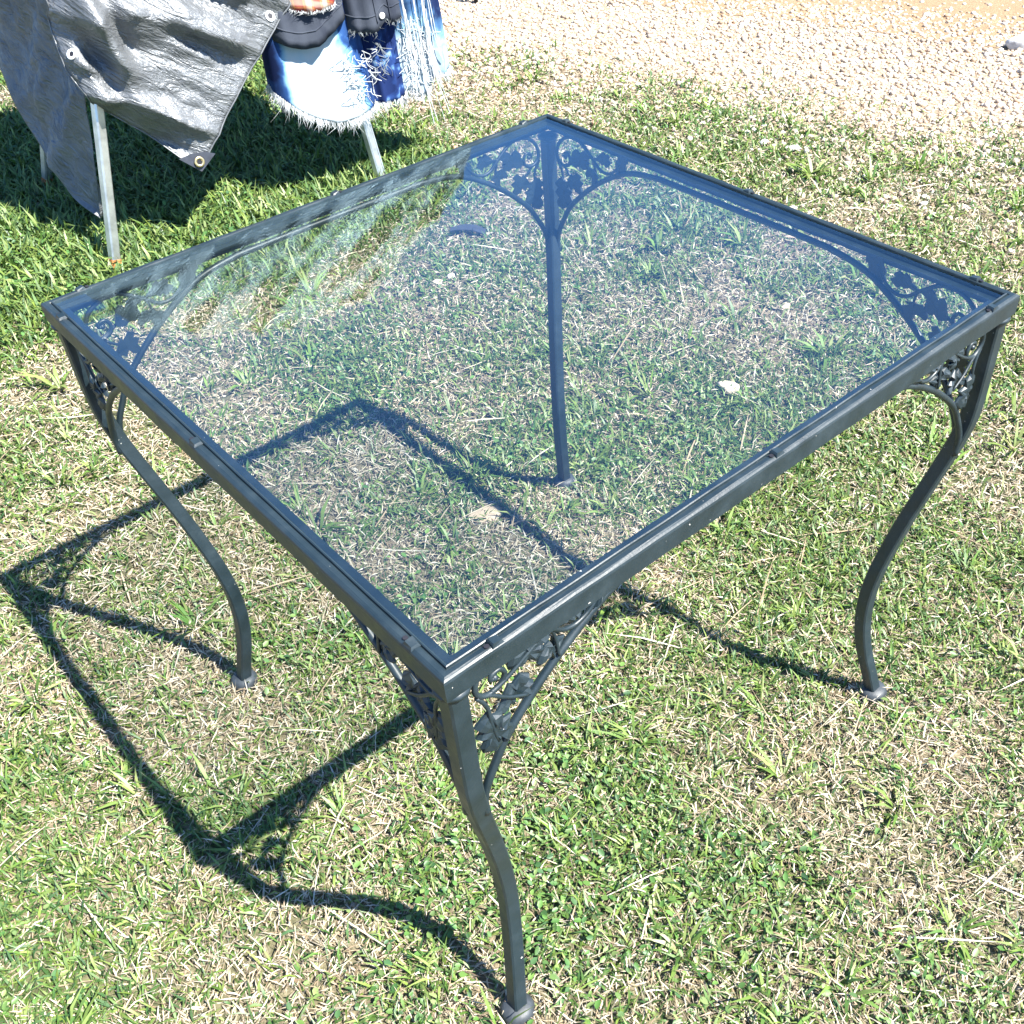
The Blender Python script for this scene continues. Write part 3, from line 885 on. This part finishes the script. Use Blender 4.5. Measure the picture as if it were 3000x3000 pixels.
al, zz = G[..., 0], G[..., 1]
def rotn(x, y, a): return x * math.cos(a) - y * math.sin(a), x * math.sin(a) + y * math.cos(a)
# folds run from upper left to lower right
xa, ya = rotn(al, zz, math.radians(38))
wr = (fbm(xa * 3.0, ya * 13, 101, 3) - .5) * .075 + (fbm(xa * 9, ya * 34, 103, 3) - .5) * .030 + (fbm(xa * 40, ya * 70, 107, 2) - .5) * .008
ridge = 1 - np.abs(2 * fbm(xa * 2.2 + 4, ya * 8, 109, 2) - 1)
wr = wr - (ridge ** 3) * .045
edge = np.minimum(1, np.linspace(0, 1, nv)[:, None] * 14 + .25)
uu = np.linspace(0, 1, nu)[None, :]; vv_ = np.linspace(0, 1, nv)[:, None]
# pulled-in pleat on the left
pl_ = np.exp(-(((al - .17) / .05) ** 2 + ((zz - .56) / .12) ** 2))
off = -.055 + .13 * zz + wr * edge - .05 * pl_ * np.sin((al + zz * .3) * 60)
off = off + .10 * np.clip(1 - uu * 12, 0, 1) ** 2 * np.clip(vv_ * 3, 0, 1)      # left border wraps back round the end
sag = .012 * np.sin(uu * 9) * (1 - vv_) ** 6
P = RW(0, 0, 0) + d * al[..., None] + q * (off - .005)[..., None] + ez * (zz + sag)[..., None]
Vt, Ft, NT = grid_solid(P, .0016, -q)
def flat_attr(ob, xy):
    a_ = ob.data.attributes.new('flat', 'FLOAT_VECTOR', 'POINT')
    k = np.zeros((len(ob.data.vertices), 3), np.float32); k[:, :2] = np.vstack([xy, xy])[:len(k)]
    a_.data.foreach_set('vector', k.ravel())
flat_attr(mk('front_flap', Vt, Ft, TARP, tarp, smooth=True), np.stack([xa.ravel(), ya.ravel()], 1))
FRONT = (P, NT)
def on_front(a, z):
    k = np.argmin((al - a) ** 2 + (zz - z) ** 2); i, j = divmod(k, nu)
    return P[i, j], NT[i, j]
def grommet(a, z, mat, r=.0105, at=None):
    c, n_ = on_front(a, z); c = c + n_ * .003
    if at is not None: c, n_ = at, -q * .98 + ez * .17
    V, F = [], []
    ns, nr = 20, 8
    axx = np.cross(n_, ez); axx /= np.linalg.norm(axx); ayy = np.cross(n_, axx)
    for i in range(ns):
        an = 2 * math.pi * i / ns; rd = axx * math.cos(an) + ayy * math.sin(an)
        for k in range(nr):
            b_ = 2 * math.pi * k / nr
            V.append(c + rd * (r + .0038 * math.cos(b_)) + n_ * .0022 * math.sin(b_))
    for i in range(ns):
        for k in range(nr):
            F.append((i * nr + k, ((i + 1) % ns) * nr + k, ((i + 1) % ns) * nr + (k + 1) % nr, i * nr + (k + 1) % nr))
    gr = mk('eyelet', V, F, mat, tarp, smooth=True)
    v, f, m2, n2 = lathe(c - n_ * .001, [(r - .001, 0), (r - .001, .001)], 16, n_)
    mk('eyelet_hole', v, f + [tuple(range(n2))[::-1], tuple(n2 + k for k in range(n2))], DARK, gr)
grommet(.606, .535, WHITE); grommet(.083, .540, WHITE, .010)
# dark reinforced corner
Lc = [(.299, .210), (.249, .257), (.286, .262), (.322, .258), (.348, .246)]
cv = []
for a, z in Lc:
    c, n_ = on_front(a, z); cv.append((a, z, (c - f1) @ q))
om = min(c_[2] for c_ in cv) - .004
V = [RW(a, om + .16 * (z - .2) * .3, z) for a, z, o_ in cv] + [RW(a, om + .0022 + .16 * (z - .2) * .3, z) for a, z, o_ in cv]
k_ = len(Lc)
mk('corner_patch', V, [tuple(range(k_)), tuple(range(k_, 2 * k_))] + [(i, (i + 1) % k_, k_ + (i + 1) % k_, k_ + i) for i in range(k_)], PATCH, tarp)
grommet(.299, .236, BRASS, at=RW(.299, om - .002, .238))
# folded hem along the bottom edges
hem = P[0, :int(nu * .95)] + NT[0, :int(nu * .95)] * .001
v, f = tube(hem[::3], .0022, 6); mk('hem', v, f, TARP, tarp, smooth=True)
v, f = tube(P[:int(nv * .5):3, 0] , .0022, 6); mk('hem', v, f, TARP, tarp, smooth=True)

# end flap: hangs at the left end, in its own shade; points are (al, off, z)
nb_ = 90
eR = spl([(.042, .22, .06), (.07, .20, .20), (.09, .20, .291), (.111, .20, .387), (.147, .20, .501), (.16, .20, .70), (.10, .22, 1.05), (-.03, .26, 1.50)], nb_)
eL = spl([(.042, .22, .06), (.013, .26, .091), (-.002, .30, .128), (-.015, .38, .216), (-.032, .45, .335), (-.027, .50, .423), (-.016, .54, .519), (-.02, .54, .85), (-.03, .42, 1.50)], nb_)
T_ = np.linspace(0, 1, 60)[None, :, None]
E_ = eR[:, None] * (1 - T_) + eL[:, None] * T_
tt = np.linspace(0, 1, 60)[None, :]
w1 = (fbm(E_[..., 1] * 16 + E_[..., 2] * 3, E_[..., 2] * 5, 201, 3) - .5) * .07 + (fbm(E_[..., 1] * 45, E_[..., 2] * 30, 205, 3) - .5) * .018
E_[..., 0] += w1 * np.minimum(1, np.minimum(tt, 1 - tt) * 8 + .15)
PE = f1 + d * E_[..., :1] + q * E_[..., 1:2] + ez * E_[..., 2:3]
Ve, Fe, _ = grid_solid(PE, .0016, -d)
ef = mk('end_flap', Ve, Fe, TARP, tarp, smooth=True)
flat_attr(ef, np.stack([(E_[..., 1] * .6 + E_[..., 2] * .8).ravel(), (E_[..., 2] * .6 - E_[..., 1] * .8).ravel()], 1))
ef['label'] = 'shaded dark flap of the tarp hanging at the left end'

# ------------------------------------------------------------------ clothes
def garment_shell(top, bot_fn, al0, al1, off_c, dep, z_top, taper, folds, seed, nu=60, nv=50, lean=.11):
    """flattened tube of cloth hanging from z_top down to bot_fn(u); front and back panels with folds"""
    U = np.linspace(0, 2 * math.pi, nu, endpoint=False)
    Pg = np.zeros((nv, nu, 3))
    for i in range(nv):
        t_ = i / (nv - 1)                       # 0 = hem
        for j, a in enumerate(U):
            ca, sa = math.cos(a), math.sin(a)
            wv = np.sign(ca) * abs(ca) ** .75; dv_ = np.sign(sa) * abs(sa) ** .6
            fx = (wv + 1) / 2
            zb = bot_fn(fx, sa < 0)
            z = zb + (z_top - zb) * t_
            half = (al1 - al0) / 2 * (1 - taper * t_)
            a_ = (al0 + al1) / 2 + wv * half
            rip = folds * math.sin(fx * 17 + seed * 2.1 + t_ * 2) * (1 - .5 * t_) + folds * .7 * math.sin(fx * 31 + seed + t_ * 5)
            o_ = off_c + lean * z + dv_ * (dep * (1 - .4 * t_)) + rip
            Pg[i, j] = RW(a_, o_, z)
    Vg = Pg.reshape(-1, 3).tolist(); Fg = []
    for i in range(nv - 1):
        for j in range(nu):
            j2 = (j + 1) % nu
            Fg.append((i * nu + j, i * nu + j2, (i + 1) * nu + j2, (i + 1) * nu + j))
    Fg.append(tuple((nv - 1) * nu + j for j in range(nu)))
    # inner layer for cloth thickness at the open hem
    b = len(Vg); cen = Pg.mean(axis=1, keepdims=True)
    inn = cen[:6] + (Pg[:6] - cen[:6]) * .96
    Vg += inn.reshape(-1, 3).tolist()
    for i in range(5):
        for j in range(nu):
            j2 = (j + 1) % nu
            Fg.append((b + i * nu + j, b + (i + 1) * nu + j, b + (i + 1) * nu + j2, b + i * nu + j2))
    for j in range(nu):
        j2 = (j + 1) % nu
        Fg.append((j, b + j, b + j2, j2))
    return Vg, Fg, Pg
def fringe(Pg, lmin, lmax, count, seed, spread=.010, longp=.06, width=.0022, rows=(0, 1)):
    """frayed threads hanging from a hem ring"""
    rg = np.random.default_rng(seed); nu = Pg.shape[1]
    V, F = [], []
    ring = Pg[0]
    for k in range(count):
        s = rg.random() * nu; j = int(s) % nu; fr = s - int(s)
        b0 = ring[j] * (1 - fr) + ring[(j + 1) % nu] * fr + ez * rg.uniform(0, .006)
        L_ = rg.uniform(lmin, lmax) * (1.9 if rg.random() < longp else 1)
        out = b0 - ring.mean(0); out[2] = 0; out /= np.linalg.norm(out) + 1e-9
        dirv = -ez + out * rg.uniform(-.1, .35) + d * rg.normal(0, .18)
        p1 = b0 + dirv * L_ * .5; p2 = b0 + dirv * L_ + d * rg.normal(0, spread) + q * rg.normal(0, spread * .5)
        w_ = width * rg.uniform(.5, 1.3); sd = d * math.cos(rg.random() * 3) + q * math.sin(rg.random() * 3); sd /= np.linalg.norm(sd) + 1e-9
        b = len(V)
        th = np.cross(sd, ez) * w_ * .35
        for pt, ww in ((b0, 1), (p1, .8)):
            V += [pt - sd * w_ / 2 * ww, pt + th * ww, pt + sd * w_ / 2 * ww, pt - th * ww]
        V.append(p2)
        for i in range(4):
            F.append((b + i, b + (i + 1) % 4, b + 4 + (i + 1) % 4, b + 4 + i)); F.append((b + 4 + i, b + 4 + (i + 1) % 4, b + 8))
    return V, F

NAVY, MID, LIGHT, BLEACH = (.006, .014, .055), (.022, .070, .21), (.15, .30, .42), (.42, .47, .50)
def mat_bleach(name, stops):
    """denim whose bleaching follows a stored per-point dye strength with painted shade in places, broken up by noise"""
    m = mat_denim(name, stops, 16, (.3, .1, .2), .8); t = m.node_tree
    rp = [n_ for n_ in t.nodes if n_.type == 'VALTORGB' and len(n_.color_ramp.elements) == len(stops)][0]
    src = rp.inputs[0].links[0].from_socket
    at = N(t, 'ShaderNodeAttribute', attribute_name='dye_shade')
    ma = N(t, 'ShaderNodeMath', operation='MULTIPLY_ADD'); t.links.new(src, ma.inputs[0]); ma.inputs[1].default_value = .55
    t.links.new(at.outputs['Fac'], ma.inputs[2])
    sb = N(t, 'ShaderNodeMath', operation='SUBTRACT'); t.links.new(ma.outputs[0], sb.inputs[0]); sb.inputs[1].default_value = .275
    t.links.new(sb.outputs[0], rp.inputs[0])
    return m
D_BLEACH = mat_bleach('bleached_denim', [(.15, NAVY), (.32, MID), (.42, LIGHT), (.52, (.28, .39, .45)), (.70, (.38, .43, .45))])
D_DARK = mat_denim('dark_speckled_denim', [(.50, (.007, .018, .075)), (.60, (.016, .045, .16)), (.67, (.10, .20, .34)), (.74, (.35, .42, .47))], 20, (1.3, 2.2, 0), .3)
D_WHITE = mat_bleach('white_bleached_denim', [(.15, NAVY), (.30, (.04, .10, .20)), (.42, (.16, .28, .36)), (.55, (.34, .41, .45)), (.70, (.40, .44, .46))])
D_CHAR = mat_denim('charcoal_denim', [(.35, (.024, .029, .042)), (.6, (.050, .058, .075))], 12, (0, 3, 0), .3)
THREAD = mat_plain('frayed_white_thread', (.42, .44, .45), .9, 0, 80, .2, .1)
THREADG = mat_plain('frayed_grey_thread', (.16, .18, .19), .9, 0, 80, .25, .1)
PLAID = mat_plaid()
BUTTON = mat_plain('pale_button', (.5, .49, .47), .35, .1, 50, .1, .05)

def garment(name, label, cat, base, args, mat, fr=None, frmat=None):
    root = empty(name, tuple(RW(base[0], base[1], 0)))
    root['label'] = label; root['category'] = cat; root['group'] = 'clothes on the rack'
    V, F, Pg = garment_shell(None, **args)
    b = mk('cloth', V, F, mat, root, smooth=True)
    if fr:
        V, F = fringe(Pg, **fr); h = mk('frayed_hem', V, F, frmat or THREAD, root); h['kind'] = 'stuff'
    return root, Pg
# bleached skirt-like shorts, hem bows downward
def hem1(fx, front): return .215 + .115 * (abs(fx - .66) * 1.5) ** 2 + (0 if front else .015)
g1, P1 = garment('denim_shorts', 'pale blue bleached denim shorts with white frayed hem hanging left, beside the tarp', 'shorts', (.73, .04),
    dict(bot_fn=hem1, al0=.580, al1=.880, off_c=.045, dep=.060, z_top=.80, taper=.10, folds=.004, seed=1, lean=.06), D_BLEACH,
    dict(lmin=.012, lmax=.032, count=1000, seed=4), THREAD)
def hem2(fx, front): return .238 - .006 * math.sin(fx * 3.1) + (0 if front else .012)
g2, P2 = garment('denim_shorts', 'dark blue speckled denim shorts hanging between the bleached shorts and the white fringe', 'shorts', (.93, .05),
    dict(bot_fn=hem2, al0=.868, al1=.985, off_c=.050, dep=.050, z_top=.80, taper=.05, folds=.004, seed=3, lean=.06), D_DARK,
    dict(lmin=.010, lmax=.028, count=380, seed=5), THREAD)
def hem3(fx, front): return .236 + .08 * max(0, fx - .35) + .012 * math.sin(fx * 12)
g3, P3 = garment('denim_skirt', 'white bleached denim garment with long fringe at the right end of the rack', 'skirt', (1.05, .05),
    dict(bot_fn=hem3, al0=.962, al1=1.150, off_c=.050, dep=.050, z_top=.95, taper=.25, folds=.006, seed=5, lean=.06), D_WHITE,
    dict(lmin=.012, lmax=.035, count=520, seed=6, longp=.10), THREAD)
def dye_shade(ob, fn):
    me = [c_ for c_ in ob.children if c_.name.startswith('cloth')][0].data
    org = ORG[ob.name]; co = np.array([v_.co[:] for v_ in me.vertices]) + org
    A_ = (co - f1) @ d; a_ = me.attributes.new('dye_shade', 'FLOAT', 'POINT')
    a_.data.foreach_set('value', fn(A_, co[:, 2]).astype(np.float32))
sm = lambda x_, a_, b_: np.clip((x_ - a_) / (b_ - a_), 0, 1)
dye_shade(g1, lambda A_, Z_: .12 + .62 * sm(A_, .592, .635) * (1 - .75 * sm(A_ + .25 * (Z_ - .3), .80, .845)) * (1 - .30 * sm(Z_, .35, .43)))  # top darkened to paint in the jacket's cast shade; the rest is bleaching
dye_shade(g3, lambda A_, Z_: .62 - .16 * sm(A_, 1.06, 1.12) - .34 * sm(Z_, .36, .44) - .25 * (1 - sm(A_, .962, .985)))
# hanging fringe threads on its front
rg = np.random.default_rng(31); parts = []
for k in range(26):
    a0 = rg.uniform(1.00, 1.10); z0 = rg.uniform(.41, .52); z1 = z0 - rg.uniform(.12, .28)
    if k < 3: z1 = .14 + .02 * k; a0 = 1.065 + .012 * k
    fo = lambda z: .050 + .06 * z - .058
    pts = [RW(a0, fo(z0), z0), RW(a0 + rg.normal(0, .006), fo((z0 + z1) / 2) - .004, (z0 + z1) / 2), RW(a0 + .012 + rg.normal(0, .008), fo(z1) - .004, z1)]
    parts.append(tube(catmull(pts, 4), rg.uniform(.0007, .0014), 5))
V, F = join(parts); h = mk('fringe_threads', V, F, THREAD, g3); h['kind'] = 'stuff'
# torn frayed knots on the fronts
def tears(root, a0, a1, z0, z1, offc, n, seed, mat):
    rg = np.random.default_rng(seed); parts = []
    for k in range(n):
        a = rg.uniform(a0, a1); z = rg.uniform(z0, z1); L_ = rg.uniform(.012, .045)
        o_ = offc + .06 * z
        pts = [RW(a, o_, z), RW(a + rg.normal(0, .012), o_ - .006, z - L_ * .5), RW(a + rg.normal(.006, .016), o_ - .003, z - L_)]
        parts.append(tube(catmull(pts, 3), rg.uniform(.0005, .0011), 5))
    V, F = join(parts); h = mk('torn_threads', V, F, mat, root); h['kind'] = 'stuff'
tears(g1, .79, .865, .28, .41, -.016, 60, 51, THREAD)
tears(g2, .88, .94, .33, .44, -.002, 24, 52, THREADG)
tears(g3, .98, 1.06, .24, .46, -.002, 90, 53, THREAD)
# charcoal jackets in front of them
def hem4(fx, front): return .474 - .035 * math.sin(min(1, fx * 1.25) * 3.1) + .05 * max(0, fx - .8) * 2
g4, P4 = garment('denim_jacket', 'charcoal denim jacket hanging next to the tarp, above the pale bleached shorts', 'jacket', (.73, .02),
    dict(bot_fn=hem4, al0=.594, al1=.832, off_c=.045, dep=.098, z_top=1.45, taper=.15, folds=.005, seed=7, lean=.09), D_CHAR, None)
def hem5(fx, front): return .452 + (.012 if abs(fx - .55) < .06 else 0) - .008 * math.sin(fx * 6.2)
g5, P5 = garment('denim_jacket', 'charcoal denim jacket with a white button above the dark speckled shorts', 'jacket', (.93, .02),
    dict(bot_fn=hem5, al0=.820, al1=1.000, off_c=.045, dep=.115, z_top=1.45, taper=.10, folds=.004, seed=8, lean=.09), D_CHAR,
    dict(lmin=.006, lmax=.016, count=140, seed=9, longp=.12), THREADG)
def front_pt(Pg, a, z):
    """point of a garment's camera side nearest to (a, z)"""
    X = (Pg - f1) @ d; O = (Pg - f1) @ q; Z = Pg[..., 2]
    cost = (X - a) ** 2 + (Z - z) ** 2 + np.where(O < np.median(O), 0, 1.)
    i, j = divmod(int(np.argmin(cost)), Pg.shape[1]); return Pg[i, j]
bp = front_pt(P5, .912, .482)
v, f, m2, n2 = lathe(bp - q * .0005, [(.0085, 0), (.0090, .003), (.0078, .0048), (.0052, .0040)], 18, -q)
mk('button', v, f + [tuple(range(n2))[::-1], tuple((m2 - 1) * n2 + k for k in range(n2))], BUTTON, g5, smooth=True)
# placket edge and hem band of that jacket
for (a, z0, z1) in ((.894, .46, .72), (.934, .46, .72)):
    pts = [front_pt(P5, a, z) - q * .002 for z in np.linspace(z0, z1, 9)]
    v, f = tube(catmull(pts, 2), .0016, 5); mk('placket_seam', v, f, D_CHAR, g5, smooth=True)
for Pg, rt_ in ((P4, g4), (P5, g5)):
    nu_ = Pg.shape[1]
    loop_ = Pg[2]; v, f = tube(np.vstack([loop_, loop_[:1]]), .0022, 5); mk('hem_seam', v, f, D_CHAR, rt_, smooth=True)
# red plaid shirt tail
def hem6(fx, front): return .545 - .014 * math.sin(fx * 3.1) - .008 * fx
g6, P6 = garment('plaid_shirt', 'red and orange plaid shirt tail with fringed hem at the top edge', 'shirt', (.73, -.02),
    dict(bot_fn=hem6, al0=.640, al1=.812, off_c=.045, dep=.112, z_top=1.45, taper=.12, folds=.003, seed=11, lean=.09), PLAID,
    dict(lmin=.004, lmax=.009, count=420, seed=12, longp=0.0), THREAD)
